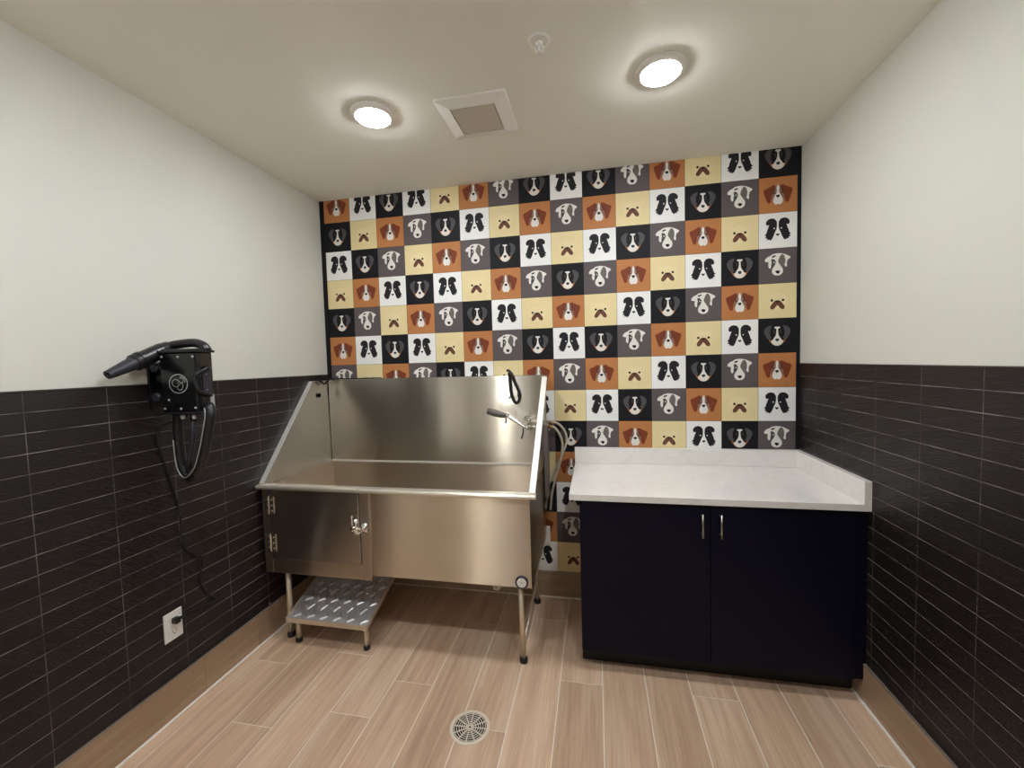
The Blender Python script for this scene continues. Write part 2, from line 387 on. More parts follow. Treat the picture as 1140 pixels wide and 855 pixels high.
bm = B(); box(bm, XL+.0005, XL+.008, -3.20, -2.30, .008, DZ); d2 = tag(obj('door_2', bm, M['doorfr']), kind='structure')
for q in ((-3.27, -3.20, 0, DZ+.07), (-2.30, -2.23, 0, DZ+.07), (-3.20, -2.30, DZ, DZ+.07)):
    bm = B(); box(bm, XL+.0005, XL+.020, *q); obj('door_frame', bm, M['doorfr'], d2, bevel=.003)
bm = B(); lathe(bm, (XL+.008, -2.38, 1.0), [(.026, 0), (.026, .006), (.01, .008), (.01, .05)], 20, 'x'); tube(bm, [(XL+.055, -2.38, 1.0), (XL+.055, -2.49, 1.0)], .009)
obj('door_handle', bm, M['nickel'], d2, smooth=True)
bm = B()
for q in ((SX0, SX0+.02, .12, DZ), (SX1-.02, SX1, .12, DZ), (SX0+.02, SX1-.02, .12, .14), (SX0+.02, SX1-.02, DZ-.02, DZ)): box(bm, q[0], q[1], YF-.08, YF+.01, q[2], q[3])
wn1 = tag(obj('added_window_1', bm, M['doorfr']), kind='structure')  # made-up glass sidelight, a bright strip for the steel back panel to mirror
gm = bpy.data.materials.new('clear_glass'); gm.use_nodes = True; gb = gm.node_tree.nodes['Principled BSDF']
gb.inputs['Transmission Weight'].default_value = 1; gb.inputs['Roughness'].default_value = .0; gb.inputs['IOR'].default_value = 1.45
bm = B(); box(bm, SX0+.02, SX1-.02, YF-.045, YF-.039, .14, DZ-.02); obj('glass_pane', bm, gm, wn1)
CY = YF-T-1.3  # unseen corridor, added to give the sidelight a bright backing
bm = B(); box(bm, -.6, 2.6, CY-.1, CY, 0, 2.6); tag(obj('wall_corridor_far', bm, M['paint']), kind='structure')
bm = B(); box(bm, -.7, -.6, CY-.1, YF-T, 0, 2.6); tag(obj('wall_corridor_left', bm, M['paint']), kind='structure')
bm = B(); box(bm, 2.6, 2.7, CY-.1, YF-T, 0, 2.6); tag(obj('wall_corridor_right', bm, M['paint']), kind='structure')
bm = B(); box(bm, -.7, 2.7, CY-.1, YF-T, 2.6, 2.7); tag(obj('ceiling_corridor', bm, M['ceil']), kind='structure')
bm = B(); box(bm, -.7, 2.7, CY-.1, YF-T, -.1, 0); tag(obj('floor_corridor', bm, M['base']), kind='structure')
cl = thing('added_panel_light', (.75, YF-.7, 2.6), 'added glowing panel in the unseen corridor, brightens the made-up sidelight', 'ceiling light')  # added lamp, feeds the bright bands reflected in the steel back panel
bm = B(); box(bm, .2, 1.4, YF-.95, YF-.45, 2.575, 2.6); obj('frame', bm, M['white_pl'], cl, bevel=.003)
bm = B(); box(bm, .23, 1.37, YF-.92, YF-.48, 2.570, 2.5748); obj('diffuser', bm, emis('added_panel_glow', (.95, .98, 1, 1), 20.0), cl)
# tile baseboards with pale caulk line on the floor
def baseboard(name, rects, m, along):
    bm = B(); lay = bm.loops.layers.float_color.new('plank')
    for q in rects:
        n0 = len(bm.faces); box(bm, *q); bm.faces.ensure_lookup_table(); c = (random.random(), random.random(), random.random(), 1)
        for f in bm.faces[n0:]:
            for l in f.loops: l[lay] = c
    return tag(obj(name, bm, m, bevel=.001), kind='structure')
def cuts(a, b, first, step=1.215):
    xs = [a]; x = first
    while x < b: 
        if x > a: xs.append(x)
        x += step
    return xs+[b]
ys = cuts(YF, 0, -.745-3*1.215, 1.215)
ys = sorted(set([YL, 0, -.745, -1.072]))
baseboard('baseboard_left', [(XL, XL+.009, a+.001, b-.001, .003, ZB) for a, b in zip(ys, ys[1:])], M['base'], 1)
ys = sorted(set([YF, 0, -.62, -1.84, -3.05]))
baseboard('baseboard_right', [(XR-.009, XR, a+.001, b-.001, .003, ZB) for a, b in zip(ys, ys[1:])], M['base'], 1)
xs = [XL+.009, .55, 1.77, XR-.009]
baseboard('baseboard_back', [(a+.001, b-.001, -.009, 0, .003, ZB) for a, b in zip(xs, xs[1:])], M['baseb'], 0)
for i, q in enumerate(((XL+.0085, XL+.020, YL, -.009, 0, .004), (XR-.0195, XR-.0085, YF, -.009, 0, .004), (XL+.012, XR-.012, -.0155, -.0085, 0, .005))):
    bm = B(); box(bm, *q); tag(obj('trim_%d' % (4+i), bm, M['caulk']), kind='structure')
for i, (x, s) in enumerate(((XL, 1), (XR, -1))):          # slim metal profile over the baseboard tile
    bm = B(); box(bm, *sorted((x, x+s*.0105)), YL if s > 0 else YF, -.009, ZB, ZB+.004)
    tag(obj('trim_%d' % (7+i), bm, mat('base_profile%d' % i, '#a3968a', .35, .5)), kind='structure')

# ================================================================== CABINET + COUNTER
cab = thing('base_cabinet', (2.39, -.32, 0), 'dark navy two-door base cabinet standing under the white counter', 'cabinet')
bm = B()
box(bm, 1.773, 3.007, -.615, -.012, .10, .8735)
obj('body', bm, M['navy'], cab, bevel=.001)
bm = B(); box(bm, 1.773, 3.007, -.556, -.05, 0.0, .10); obj('toe_kick', bm, M['kick'], cab)
for x0, x1, hx in ((1.775, 2.3765, 2.338), (2.3795, 2.972, 2.4185)):
    bm = B(); box(bm, x0, x1, -.636, -.6165, .103, .868); d = obj('door', bm, M['navy'], cab, bevel=.0012)
    bm = B(); tube(bm, [(hx, -.664, .722), (hx, -.664, .834)], .0048, 12)
    for z in (.735, .821): tube(bm, [(hx, -.664, z), (hx, -.6362, z)], .004, 10)
    obj('handle', bm, M['nickel'], d, smooth=True, label='slim satin nickel bar handle')
bm = B(); box(bm, 2.975, 3.018, -.63, -.6165, .103, .868); obj('filler_strip', bm, M['navy'], cab)
ct = thing('countertop', (2.37, -.33, .874), 'white quartz countertop with low upstands, on the navy cabinet', 'countertop')
bm = B(); box(bm, 1.7245, XR-.001, -.656, -.002, .874, .905); obj('slab', bm, M['quartz'], ct, bevel=.0015)
bm = B(); box(bm, 1.7245, XR-.001, -.030, -.002, .9055, 1.006); obj('back_upstand', bm, M['quartz'], ct, bevel=.0015)
bm = B(); box(bm, XR-.030, XR-.001, -.656, -.0305, .9055, 1.006); obj('side_upstand', bm, M['quartz'], ct, bevel=.0015)

# ================================================================== WASH TUB
tub = thing('dog_wash_tub', (.765, -.36, 0), 'stainless steel dog wash tub on legs with tall splash panels and left side door', 'bathtub')
X0, X1, YB, YFR = 0.0, 1.53, -.03, -.668
# basin body: outer shell and hollow inside
bm = B()
o_ = [(X0, YFR), (X1, YFR), (X1, YB), (X0, YB)]; n_ = [(X0+.008, YFR+.012), (X1-.008, YFR+.012), (X1-.008, YB-.012), (X0+.008, YB-.012)]
f_ = [(X0+.05, YFR+.06), (X1-.05, YFR+.06), (X1-.05, YB-.06), (X0+.05, YB-.06)]
L = []
for ring, z in ((o_, .418), (o_, .896), (n_, .896), (n_, .60), (f_, .55)):
    L.append([bm.verts.new((a, b, z)) for a, b in ring])
for a, b in zip(L, L[1:]):
    for k in range(4): bm.faces.new((a[k], a[(k+1) % 4], b[(k+1) % 4], b[k]))
bm.faces.new(L[0][::-1]); bm.faces.new(L[-1])
obj('basin', bm, M['steel'], tub)
# floor drain of the basin hidden below; splash panels
bm = B(); box(bm, X0+.002, X1+.02, -.046, -.04, .897, 1.470)
box(bm, X0+.002, X1+.02, -.046, -.012, 1.4705, 1.4735)
obj('back_panel', bm, M['steel_b'], tub, label='mirror-like brushed back panel')
bm = B(); box(bm, X0+.004, X1-.004, -.052, -.0465, .890, .902); obj('ledge', bm, M['edge'], tub)
def side_panel(x0, x1t, s):
    def X(z): return x0+(x1t-x0)*(z-.9)/.57
    prof = [(-.012, .897), (-.012, 1.468), (-.205, 1.466), (-.672, .912), (-.672, .897)]
    bm = B(); prism(bm, [(X(z), y, z) for y, z in prof], (s*.004, 0, 0))
    pnl = obj('side_panel', bm, M['steel_s'], tub)
    # folded flange along the slope
    bm = B(); a, b = (-.672, .908), (-.205, 1.466); w = .030
    prism(bm, [(X(a[1]), a[0], a[1]), (X(b[1]), b[0], b[1]), (X(b[1])+s*w, b[0], b[1]), (X(a[1])+s*w, a[0], a[1])], (0, -.002, .003))
    prism(bm, [(X(a[1])+s*(w-.002), a[0], a[1]), (X(b[1])+s*(w-.002), b[0], b[1]), (X(b[1])+s*(w-.002), b[0]+.012, b[1]-.004), (X(a[1])+s*(w-.002), a[0]+.012, a[1]-.006)], (s*.002, 0, 0))
    obj('flange', bm, M['edge'], pnl, label='bright folded steel edge')
    bm = B(); box(bm, *sorted((x0+s*.004, X(1.466)+s*.012)), -.2, -.012, 1.4665, 1.4695); obj('top_flange', bm, M['steel'], pnl)
    return pnl
M['steel_s'] = mat('brushed_side_steel', '#d2ccc3', .26, 1, aniso=1, tan=BR, noise=((1.2, 1.2, 1), .03))
pl = side_panel(X0, -.004, -1); pr = side_panel(X1, X1+.018, 1)
bm = B(); lathe(bm, (X0+.001, -.155, 1.371), [(.0, .0), (.013, .0), (.015, .002), (.014, .006), (.007, .0075), (0, .006)], 20, 'x'); obj('plug', bm, M['dark'], pl, label='round black hole plug')
bm = B(); box(bm, X1+.006, X1+.032, -.10, -.03, .70, 1.165); obj('pipe_cover', bm, mat('grey_cover', '#8a8280', .4, .6), tub, bevel=.003)
# rounded front rim, right part fixed, left part on the door
def rim(x0, x1):
    bm = B(); prof = []
    for k in range(9):
        t = PI*.5+PI*k/8; prof.append((-.690+.013*math.cos(t), .8935+.013*math.sin(t)))
    prof += [(-.655, .8805), (-.655, .9065)]
    prism(bm, [(x0, y, z) for y, z in prof], (x1-x0, 0, 0)); return bm
obj('rim', rim(.6035, 1.566), M['edge2'] if 'edge2' in M else M.setdefault('edge2', mat('rolled_rim_steel', '#e6dfd3', .28, .75)), tub)
# door frame and door
bm = B()
box(bm, -.006, .045, -.685, -.6685, .400, .879); box(bm, .045, .6025, -.685, -.6685, .400, .4835); box(bm, .6025, .648, -.685, -.6685, .400, .879)
box(bm, .648, .660, -.689, -.6685, .400, .879)
obj('door_frame', bm, M['steel'], tub, bevel=.0015)
bm = B(); box(bm, .0475, .6005, -.694, -.672, .4865, .8785)
dr = obj('door', bm, M['steel_d'] if 'steel_d' in M else M.setdefault('steel_d', mat('brushed_door_steel', '#c2bab0', .27, 1, aniso=1, tan=BR)), tub, bevel=.002, label='hinged steel side door, closed')
obj('door_rim', rim(-.030, .6005), M['edge2'], dr)
for z in (.795, .58):
    bm = B(); box(bm, .012, .045, -.690, -.6852, z-.048, z+.048); box(bm, .049, .078, -.699, -.6942, z-.048, z+.048)
    tube(bm, [(.047, -.699, z-.05), (.047, -.699, z+.05)], .0055, 12)
    for dz in (-.032, 0, .032):
        for x in (.029, .066): lathe(bm, (x, -.690 if x < .04 else -.699, z+dz), [(.006, 0), (.006, -.001), (.003, -.003), (0, -.003)], 10, 'y')
    obj('hinge', bm, M['chrome'], dr)
lt = B(); box(lt, .560, .594, -.700, -.6942, .655, .74)
box(lt, .611, .645, -.690, -.6852, .665, .715)
tube(lt, [(.575, -.712, .70), (.578, -.722, .735), (.580, -.726, .770)], .0065, 10)
lathe(lt, (.575, -.70, .69), [(.016, 0), (.016, -.012), (.010, -.018), (0, -.018)], 16, 'y')
lathe(lt, (.627, -.69, .69), [(.014, 0), (.014, -.016), (.008, -.020), (0, -.020)], 16, 'y')
tube(lt, catmull([(.575, -.714, .690), (.60, -.722, .698), (.627, -.711, .690)], 6), .005, 10)
tube(lt, catmull([(.575, -.714, .678), (.60, -.720, .668), (.627, -.711, .680)], 6), .004, 10)
obj('latch', lt, M['chrome'], dr, smooth=True, label='chrome toggle latch')
bm = B(); box(bm, .607, .643, -.6865, -.6852, .80, .872); obj('strike_plate', bm, M['steel'], tub)
# drain valve badge bottom right
bm = B(); lathe(bm, (1.480, -.668, .448), [(.034, 0), (.034, -.006), (.028, -.010), (.026, -.006)], 28, 'y'); bd = obj('emblem', bm, mat('dark_chrome', '#6d6578', .2, .9), tub, smooth=False)
bm = B(); lathe(bm, (1.480, -.674, .448), [(.024, 0), (.024, -.003), (0, -.0035)], 28, 'y'); obj('emblem_face', bm, M['white_pl'], bd)
bm = B()
for k in range(5):
    a = PI/2+2*PI*k/5; lathe(bm, (1.480+.012*math.cos(a), -.677, .448+.012*math.sin(a)), [(.0035, 0), (.0035, -.0012), (0, -.0012)], 8, 'y')
lathe(bm, (1.480, -.677, .448), [(.005, 0), (.005, -.0012), (0, -.0012)], 10, 'y')
obj('emblem_mark', bm, mat('pale_silver', '#b8b9b4', .35, .4), bd)
# legs
for x, y in ((.098, -.640), (1.472, -.630), (.098, -.09), (1.470, -.09)):
    bm = B(); tube(bm, [(x-.006 if x > 1 else x+.0, y, .417), (x, y, .02)], .0145, 16); lg = obj('leg', bm, M['tube'], tub, smooth=True)
    bm = B(); lathe(bm, (x, y, 0), [(.019, 0), (.021, .004), (.021, .024), (.0165, .030)], 20, 'z'); obj('rubber_foot', bm, M['rubber'], lg, smooth=True)
for x in (.098, 1.470):
    bm = B(); tube(bm, [(x, -.63, .075), (x, -.09, .165)], .0085, 12); obj('brace', bm, M['tube'], tub, smooth=True)
bm = B(); tube(bm, catmull([(1.25, -.36, .417), (1.25, -.36, .30), (1.262, -.36, .240), (1.283, -.36, .240), (1.295, -.36, .30), (1.295, -.36, .417)], 6), .016, 14)
lathe(bm, (1.25, -.36, .285), [(.023, 0), (.023, .03)], 16, 'z'); lathe(bm, (1.295, -.36, .280), [(.023, 0), (.023, .03)], 16, 'z')
obj('drain_trap', bm, mat('trap_plastic', '#c9bda6', .35, .4), tub, smooth=True)

# ramp step under the door
st = thing('pull_out_ramp', (.378, -.70, 0), 'diamond-plate metal ramp step on short legs below the tub door', 'ramp')
def zr(y): return .150+.36*(y+.70)
bm = B(); xa, xb, ya, yb = .125, .622, -.700, -.14
prism(bm, [(xa, ya, zr(ya)), (xa, yb, zr(yb)), (xa, yb, zr(yb)-.004), (xa, ya, zr(ya)-.022), ], (xb-xa, 0, 0))
def lug(cx, cy, a):                       # one raised tread lug, a low pillow
    s = .022; h = .0045
    ca, sa = math.cos(a), math.sin(a)
    def P(u, v, z): x = cx+ca*u-sa*v; y = cy+sa*u+ca*v; return (x, y, zr(y)+z)
    b = [bm.verts.new(P(u, v, .0002)) for u, v in ((-s, -s), (s, -s), (s, s), (-s, s))]
    t = [bm.verts.new(P(u*.72, v*.72, h)) for u, v in ((-s, -s), (s, -s), (s, s), (-s, s))]
    bm.faces.new(t)
    for k in range(4): bm.faces.new((b[k], b[(k+1) % 4], t[(k+1) % 4], t[k]))
i = 0
yy = ya+.035
while yy < yb-.03:
    xx = xa+.045+(.041 if i % 2 else 0)
    while xx < xb-.035:
        lug(xx, yy, math.radians(32 if i % 2 == 0 else -32)); xx += .083
    yy += .052; i += 1
obj('tread_plate', bm, M['plate'], st, label='raised diamond-pattern tread plate')
bm = B()
box(bm, xa-.002, xb+.002, ya-.004, ya, .126, .152)
prism(bm, [(xb, ya-.004, .126), (xb, ya-.004, .153), (xb, yb, zr(yb)+.002), (xb, yb, zr(yb)-.02)], (.004, 0, 0))
prism(bm, [(xa-.004, ya-.004, .126), (xa-.004, ya-.004, .153), (xa-.004, yb, zr(yb)+.002), (xa-.004, yb, zr(yb)-.02)], (.004, 0, 0))
obj('edge_frame', bm, M['tube'], st)
for x, y in ((.176, -.672), (.600, -.672)):
    bm = B(); tube(bm, [(x, y, zr(y)-.014), (x, y, .018)], .013, 14); lg = obj('leg', bm, M['tube'], st, smooth=True)
    bm = B(); lathe(bm, (x, y, 0), [(.017, 0), (.018, .004), (.018, .020), (.0145, .025)], 18, 'z'); obj('rubber_foot', bm, M['rubber'], lg, smooth=True)

# ------------------------------------------------ sprayer, hoses, leads
def ribbon(bm, pts, w, t, wdir):
    P = [Vector(p) for p in pts]; n = len(P); W = Vector(wdir).normalized(); R = []
    for i, p in enumerate(P):
        tg = (P[min(i+1, n-1)]-P[max(i-1, 0)]).normalized(); nn = tg.cross(W).normalized(); ww = nn.cross(tg).normalized()
        R.append([bm.verts.new(p+a*ww*w/2+b*nn*t/2) for a, b in ((-1, -1), (1, -1), (1, 1), (-1, 1))])
    for a, b in zip(R, R[1:]):
        for k in range(4): bm.faces.new((a[k], a[(k+1) % 4], b[(k+1) % 4], b[k]))
    bm.faces.new(R[0][::-1]); bm.faces.new(R[-1])
sp = thing('spray_nozzle', (1.34, -.2, 1.2), 'grey and chrome hand sprayer held over the tub at its right end', 'sprayer')
bm = B(); ax = Vector((-.105, 0, .028)).normalized(); base = Vector((1.318, -.2, 1.232))
tube(bm, [base, base+ax*.04, base+ax*.075, base+ax*.112], .02, 18, rad=lambda t: (.0155, .021, .0225, .020)[round(t*3)])
lathe(bm, tuple(base+ax*.112), [(.020, 0), (.0215, .004), (.016, .007), (0, .006)], 18, ax)
obj('spray_head', bm, M['spray'], sp, smooth=True, label='grey rubber spray head')
bm = B(); tube(bm, catmull([(1.326, -.2, 1.236), (1.36, -.2, 1.212), (1.415, -.2, 1.176), (1.437, -.2, 1.160)], 6), .0105, 14)
lathe(bm, (1.322, -.2, 1.238), [(.015, 0), (.015, .02)], 16, (.83, 0, -.55)); obj('handle', bm, M['chrome'], sp, smooth=True, label='chrome handle')
bm = B(); tube(bm, catmull([(1.318, -.203, 1.218), (1.322, -.207, 1.20), (1.315, -.21, 1.188)], 5), .005, 10); obj('trigger', bm, M['black'], sp, smooth=True)
bm = B(); tube(bm, catmull([(1.425, -.2, 1.168), (1.424, -.203, 1.13), (1.413, -.206, 1.092)], 6), .0045, 10); obj('lever', bm, M['dgrey'], sp, smooth=True)
fa = thing('mixer_valve', (1.515, -.2, 1.17), 'chrome mixer valve with wire cradle on the tub right panel', 'faucet')
bm = B(); lathe(bm, (1.531, -.2, 1.163), [(.032, 0), (.032, -.006), (.014, -.010), (.014, -.055), (.018, -.058), (.018, -.085), (.010, -.09), (0, -.09)], 24, 'x')
tube(bm, [(1.455, -.24, 1.163), (1.455, -.16, 1.163)], .012, 12); obj('valve_body', bm, M['chrome'], fa, smooth=True)
bm = B(); tube(bm, [(1.455, -.2, 1.17), (1.462, -.2, 1.205)], .006, 10); lathe(bm, (1.462, -.2, 1.2), [(.0, 0), (.013, .002), (.013, .012), (0, .014)], 14, 'z'); obj('lever', bm, M['chrome'], fa, smooth=True)
bm = B()
for y in (-.16, -.12, -.08):
    tube(bm, catmull([(1.533, y, 1.195), (1.44, y, 1.190), (1.425, y, 1.215)], 4), .0028, 8)
tube(bm, [(1.425, -.165, 1.215), (1.425, -.075, 1.215)], .0028, 8); tube(bm, [(1.44, -.165, 1.190), (1.44, -.075, 1.190)], .0028, 8)
tube(bm, [(1.533, -.165, 1.215), (1.425, -.165, 1.215)], .0028, 8); tube(bm, [(1.533, -.075, 1.215), (1.425, -.075, 1.215)], .0028, 8)
obj('wire_cradle', bm, M['chrome'], fa, smooth=True)

GH = 'pale hoses beside the wash tub'
h1 = thing('water_hose', (1.55, -.05, 1.15), 'pale vinyl hose, the outer and longer loop, from tub right side', 'hose', GH)
bm = B(); tube(bm, catmull([(1.556, -.045, 1.168), (1.60, -.045, 1.170), (1.636, -.04, 1.150), (1.668, -.035, 1.10), (1.672, -.035, 1.04), (1.640, -.035, .95), (1.600, -.035, .87), (1.565, -.035, .79), (1.545, -.035, .70), (1.53, -.03, .60)], 8), .0075, 12)
obj('hose', bm, M['hose_g'], h1, smooth=True)
bm = B(); tube(bm, [(1.563, -.045, 1.168), (1.590, -.045, 1.169)], .0105, 12); obj('fitting', bm, M['brass'], h1, smooth=True, label='brass fitting')
h2 = thing('water_hose', (1.55, -.07, 1.13), 'pale vinyl hose, the inner and shorter loop, from tub right side', 'hose', GH)
bm = B(); tube(bm, catmull([(1.556, -.075, 1.146), (1.60, -.075, 1.143), (1.632, -.072, 1.10), (1.650, -.07, 1.04), (1.642, -.065, .96), (1.622, -.06, .88), (1.598, -.055, .80), (1.575, -.05, .71), (1.562, -.045, .60)], 8), .0075, 12)
obj('hose', bm, M['hose_g'], h2, smooth=True)
bm = B(); tube(bm, [(1.563, -.075, 1.146), (1.590, -.075, 1.1455)], .0115, 12); obj('fitting', bm, M['brass'], h2, smooth=True, label='brass fitting')

ld = thing('grooming_loop', (1.325, -.05, 1.475), 'black nylon grooming loop hanging over the tub back panel by the sprayer', 'leash')
bm = B()
ribbon(bm, catmull([(1.322, -.020, 1.40), (1.318, -.0085, 1.46), (1.315, -.022, 1.487), (1.316, -.052, 1.488), (1.320, -.060, 1.45), (1.324, -.058, 1.38), (1.330, -.058, 1.345), (1.345, -.058, 1.308), (1.360, -.058, 1.297), (1.375, -.058, 1.310), (1.382, -.058, 1.345), (1.372, -.060, 1.385), (1.352, -.062, 1.43), (1.338, -.062, 1.47)], 6), .017, .004, (1, 0, 0))
obj('strap', bm, M['strap'], ld)
bm = B(); tube(bm, catmull([(1.303, -.058, 1.505), (1.313, -.06, 1.508), (1.322, -.062, 1.500), (1.338, -.062, 1.478), (1.340, -.062, 1.455)], 5), .012, 12, flat=.7)
obj('clasp', bm, mat('brown_black_clasp', '#33211f', .5), ld, smooth=True)
bm = B(); box(bm, 1.369, 1.389, -.0655, -.0550, 1.335, 1.362); obj('slider', bm, M['strap'], ld, bevel=.003)
bm = B(); tube(bm, [(1.327, -.06, 1.345), (1.308, -.062, 1.325)], .003, 8); obj('cord_end', bm, M['strap'], ld)
ld2 = thing('grooming_loop', (.1, -.03, 1.475), 'black nylon grooming loop lying along the top left corner of the tub', 'leash')
bm = B(); ribbon(bm, catmull([(.40, -.028, 1.4765), (.30, -.026, 1.477), (.2, -.03, 1.4765), (.10, -.028, 1.477), (.03, -.032, 1.4795), (.0, -.06, 1.482), (-.012, -.11, 1.479), (-.018, -.16, 1.473)], 5), .020, .0065, (0, 1, .0))
obj('strap', bm, M['strap'], ld2)
bm = B(); tube(bm, catmull([(.018, -.045, 1.480), (.022, -.085, 1.463), (.020, -.115, 1.446), (.018, -.135, 1.455), (.012, -.15, 1.470), (-.004, -.165, 1.4765)], 6), .006, 10)
obj('loop_end', bm, M['strap'], ld2, smooth=True)
bm = B(); box(bm, -.024, .010, -.105, -.062, 1.4815, 1.500); obj('slider', bm, M['strap'], ld2, bevel=.004)

# ================================================================== OUTLETS
ou = thing('outlet', (XL, -1.20, .415), 'white wall outlet with a black plug, low on the left tiled wall', 'outlet')
bm = B(); box(bm, XL, XL+.006, -1.243, -1.161, .350, .479); obj('cover_plate', bm, M['white_pl'], ou, bevel=.002)
for z in (.389, .440):
    bm = B(); box(bm, XL+.006, XL+.008, -1.219, -1.185, z-.017, z+.017); r = obj('socket', bm, M['white_pl'], ou, bevel=.001)
    bm = B(); box(bm, XL+.008, XL+.0084, -1.211, -1.209, z-.004, z+.008); box(bm, XL+.008, XL+.0084, -1.196, -1.194, z-.004, z+.008); lathe(bm, (XL+.008, -1.202, z-.010), [(.003, 0), (.003, .0004)], 10, 'x'); obj('slot', bm, M['dark'], r)
so = thing('outlet', (1.528, 0, .416), 'white wall outlet on the dog wallpaper between tub and cabinet', 'outlet')
bm = B(); box(bm, 1.503, 1.553, -.012, -.0011, .357, .476); obj('cover_plate', bm, M['white_pl'], so, bevel=.002)
for z in (.394, .437):
    bm = B(); box(bm, 1.514, 1.542, -.014, -.012, z-.016, z+.016); obj('socket', bm, M['white_pl'], so, bevel=.001)

# ================================================================== DRYER
DRX, DRY = .162, -1.245
dry = thing('pet_dryer', (XL, -1.2, 1.39), 'black box-shaped pet dryer on a swivel arm on the left wall', 'dryer')
rot = Matrix.Translation((.138, -1.185, 0)) @ Matrix.Rotation(math.radians(9), 4, 'Z')
def D(bm): bm.transform(rot); return bm
# local frame: x across the face, y depth (front = -.060), z world
bm = B()
prof = [(-.090, -.046), (-.078, -.060), (.072, -.060), (.084, -.048), (.084, .020), (.075, .030), (-.080, .030), (-.090, .020)]
prism(bm, [(a, b, 1.388) for a, b in prof], (0, 0, .250))
obj('housing', D(bm), M['black_m'], dry, bevel=.004)
bm = B(); box(bm, -.096, .090, -.066, .034, 1.638, 1.649); box(bm, -.084, .080, -.05, .025, 1.649, 1.655); obj('lid', D(bm), M['black'], dry, bevel=.004)
bm = B(); box(bm, -.096, .090, -.066, .034, 1.378, 1.388); obj('bottom_plate', D(bm), M['black'], dry, bevel=.003)
for x, z in ((-.070, 1.622), (.0, 1.620), (.064, 1.620), (-.070, 1.404), (.0, 1.402), (.064, 1.404), (-.05, 1.44)):
    bm = B(); lathe(bm, (x, -.060, z), [(.0055, 0), (.005, -.002), (0, -.003)], 12, 'y'); obj('screw', D(bm), M['silver'], dry, smooth=True)
for z in (1.545, 1.478):
    bm = B(); lathe(bm, (.084, -.018, z), [(.0055, 0), (.005, .002), (0, .003)], 12, 'x'); obj('screw', D(bm), M['silver'], dry, smooth=True)
# carry handle on the corner
bm = B(); tube(bm, catmull([(.088, -.002, 1.572), (.094, -.025, 1.568), (.082, -.062, 1.548), (.076, -.068, 1.515), (.082, -.062, 1.478), (.094, -.025, 1.458), (.088, -.002, 1.454)], 6), .0085, 12)
obj('carry_handle', D(bm), M['black'], dry, smooth=True)
bm = B(); box(bm, .084, .0865, -.038, .012, 1.465, 1.565); obj('switch_plate', D(bm), M['dgrey'], dry, bevel=.001)
bm = B(); box(bm, .084, .0875, -.005, .018, 1.395, 1.455); obj('rating_plate', D(bm), M['silver'], dry)
# round emblem: ring with an animal-head outline
bm = B(); cx, cz = -.004, 1.508
def ring(r0, r1, c, a0=0, a1=2*PI, n=40, y=-.0606):
    full = abs(a1-a0-2*PI) < 1e-6; vs = []
    for k in range(n if full else n+1):
        a = a0+(a1-a0)*k/n
        vs.append((bm.verts.new((c[0]+r0*math.cos(a), y, c[1]+r0*math.sin(a))), bm.verts.new((c[0]+r1*math.cos(a), y, c[1]+r1*math.sin(a)))))
    for k in range(len(vs) if full else len(vs)-1):
        a, b = vs[k], vs[(k+1) % len(vs)]; bm.faces.new((a[0], a[1], b[1], b[0]))
ring(.0375, .0412, (cx, cz))
ring(.0145, .0168, (cx-.011, cz+.003), .6, 5.6); ring(.009, .0112, (cx+.013, cz+.014), -2.6, 2.2); ring(.016, .0182, (cx+.012, cz+.012), -.5, 1.9)
ring(.010, .0122, (cx+.007, cz-.016), 1.9, 5.6); ring(.019, .0210, (cx+.0, cz-.008), -1.4, .7)
for k in range(4): ring(.0, .0024, (cx+.004+.007*math.cos(k*1.6), cz+.003+.006*math.sin(k*1.6)), n=8)
obj('emblem', D(bm), M['silver'], dry, label='round silver line emblem')
# swivel arm and clamp knobs to the wall
bm = B()
box(bm, XL, XL+.012, -1.235, -1.155, 1.40, 1.60); box(bm, XL+.012, .062, -1.205, -1.185, 1.44, 1.56)
for z in (1.44, 1.53, 1.585): lathe(bm, (.014, -1.2, z-.017), [(.022, 0), (.026, .004), (.026, .030), (.022, .034)], 16, 'z')
obj('wall_arm', bm, M['black'], dry, bevel=.002)
for z in (1.452, 1.578):
    bm = B(); lathe(bm, (.030, -1.222, z), [(.006, 0), (.006, -.012), (.019, -.014), (.020, -.030), (.016, -.034), (0, -.034)], 14, 'y'); obj('clamp_knob', bm, M['dgrey'], dry, smooth=False, bevel=.001)
bm = B(); tube(bm, catmull([(.036, -1.215, 1.655), (.058, -1.185, 1.674), (.12, -1.17, 1.682), (.16, -1.165, 1.680), (.195, -1.165, 1.666), (.21, -1.165, 1.645)], 6), .019, 16); obj('top_hose_bend', bm, M['hose_b'], dry, smooth=True)
a = Vector((.042, -1.432, 1.553)); bq = Vector((.034, -1.195, 1.661)); dv = (bq-a).normalized(); Ln = (bq-a).length
bm = B(); lathe(bm, tuple(a), [(.0, .02), (.0125, .0), (.0170, 0), (.0180, .010), (.0275, .105), (.0275, .108)], 28, dv); obj('nozzle_cone', bm, M['dgrey'], dry, smooth=False, label='tapered dark grey nozzle cone')
bm = B(); lathe(bm, tuple(a), [(.028, .106), (.034, .109), (.035, .120), (.032, .122), (.032, .130), (.036, .132), (.036, .142), (.032, .144), (.033, Ln-.03), (.028, Ln+.01), (.0, Ln+.014)], 28, dv); obj('nozzle_grip', bm, M['hose_b'], dry, smooth=False)
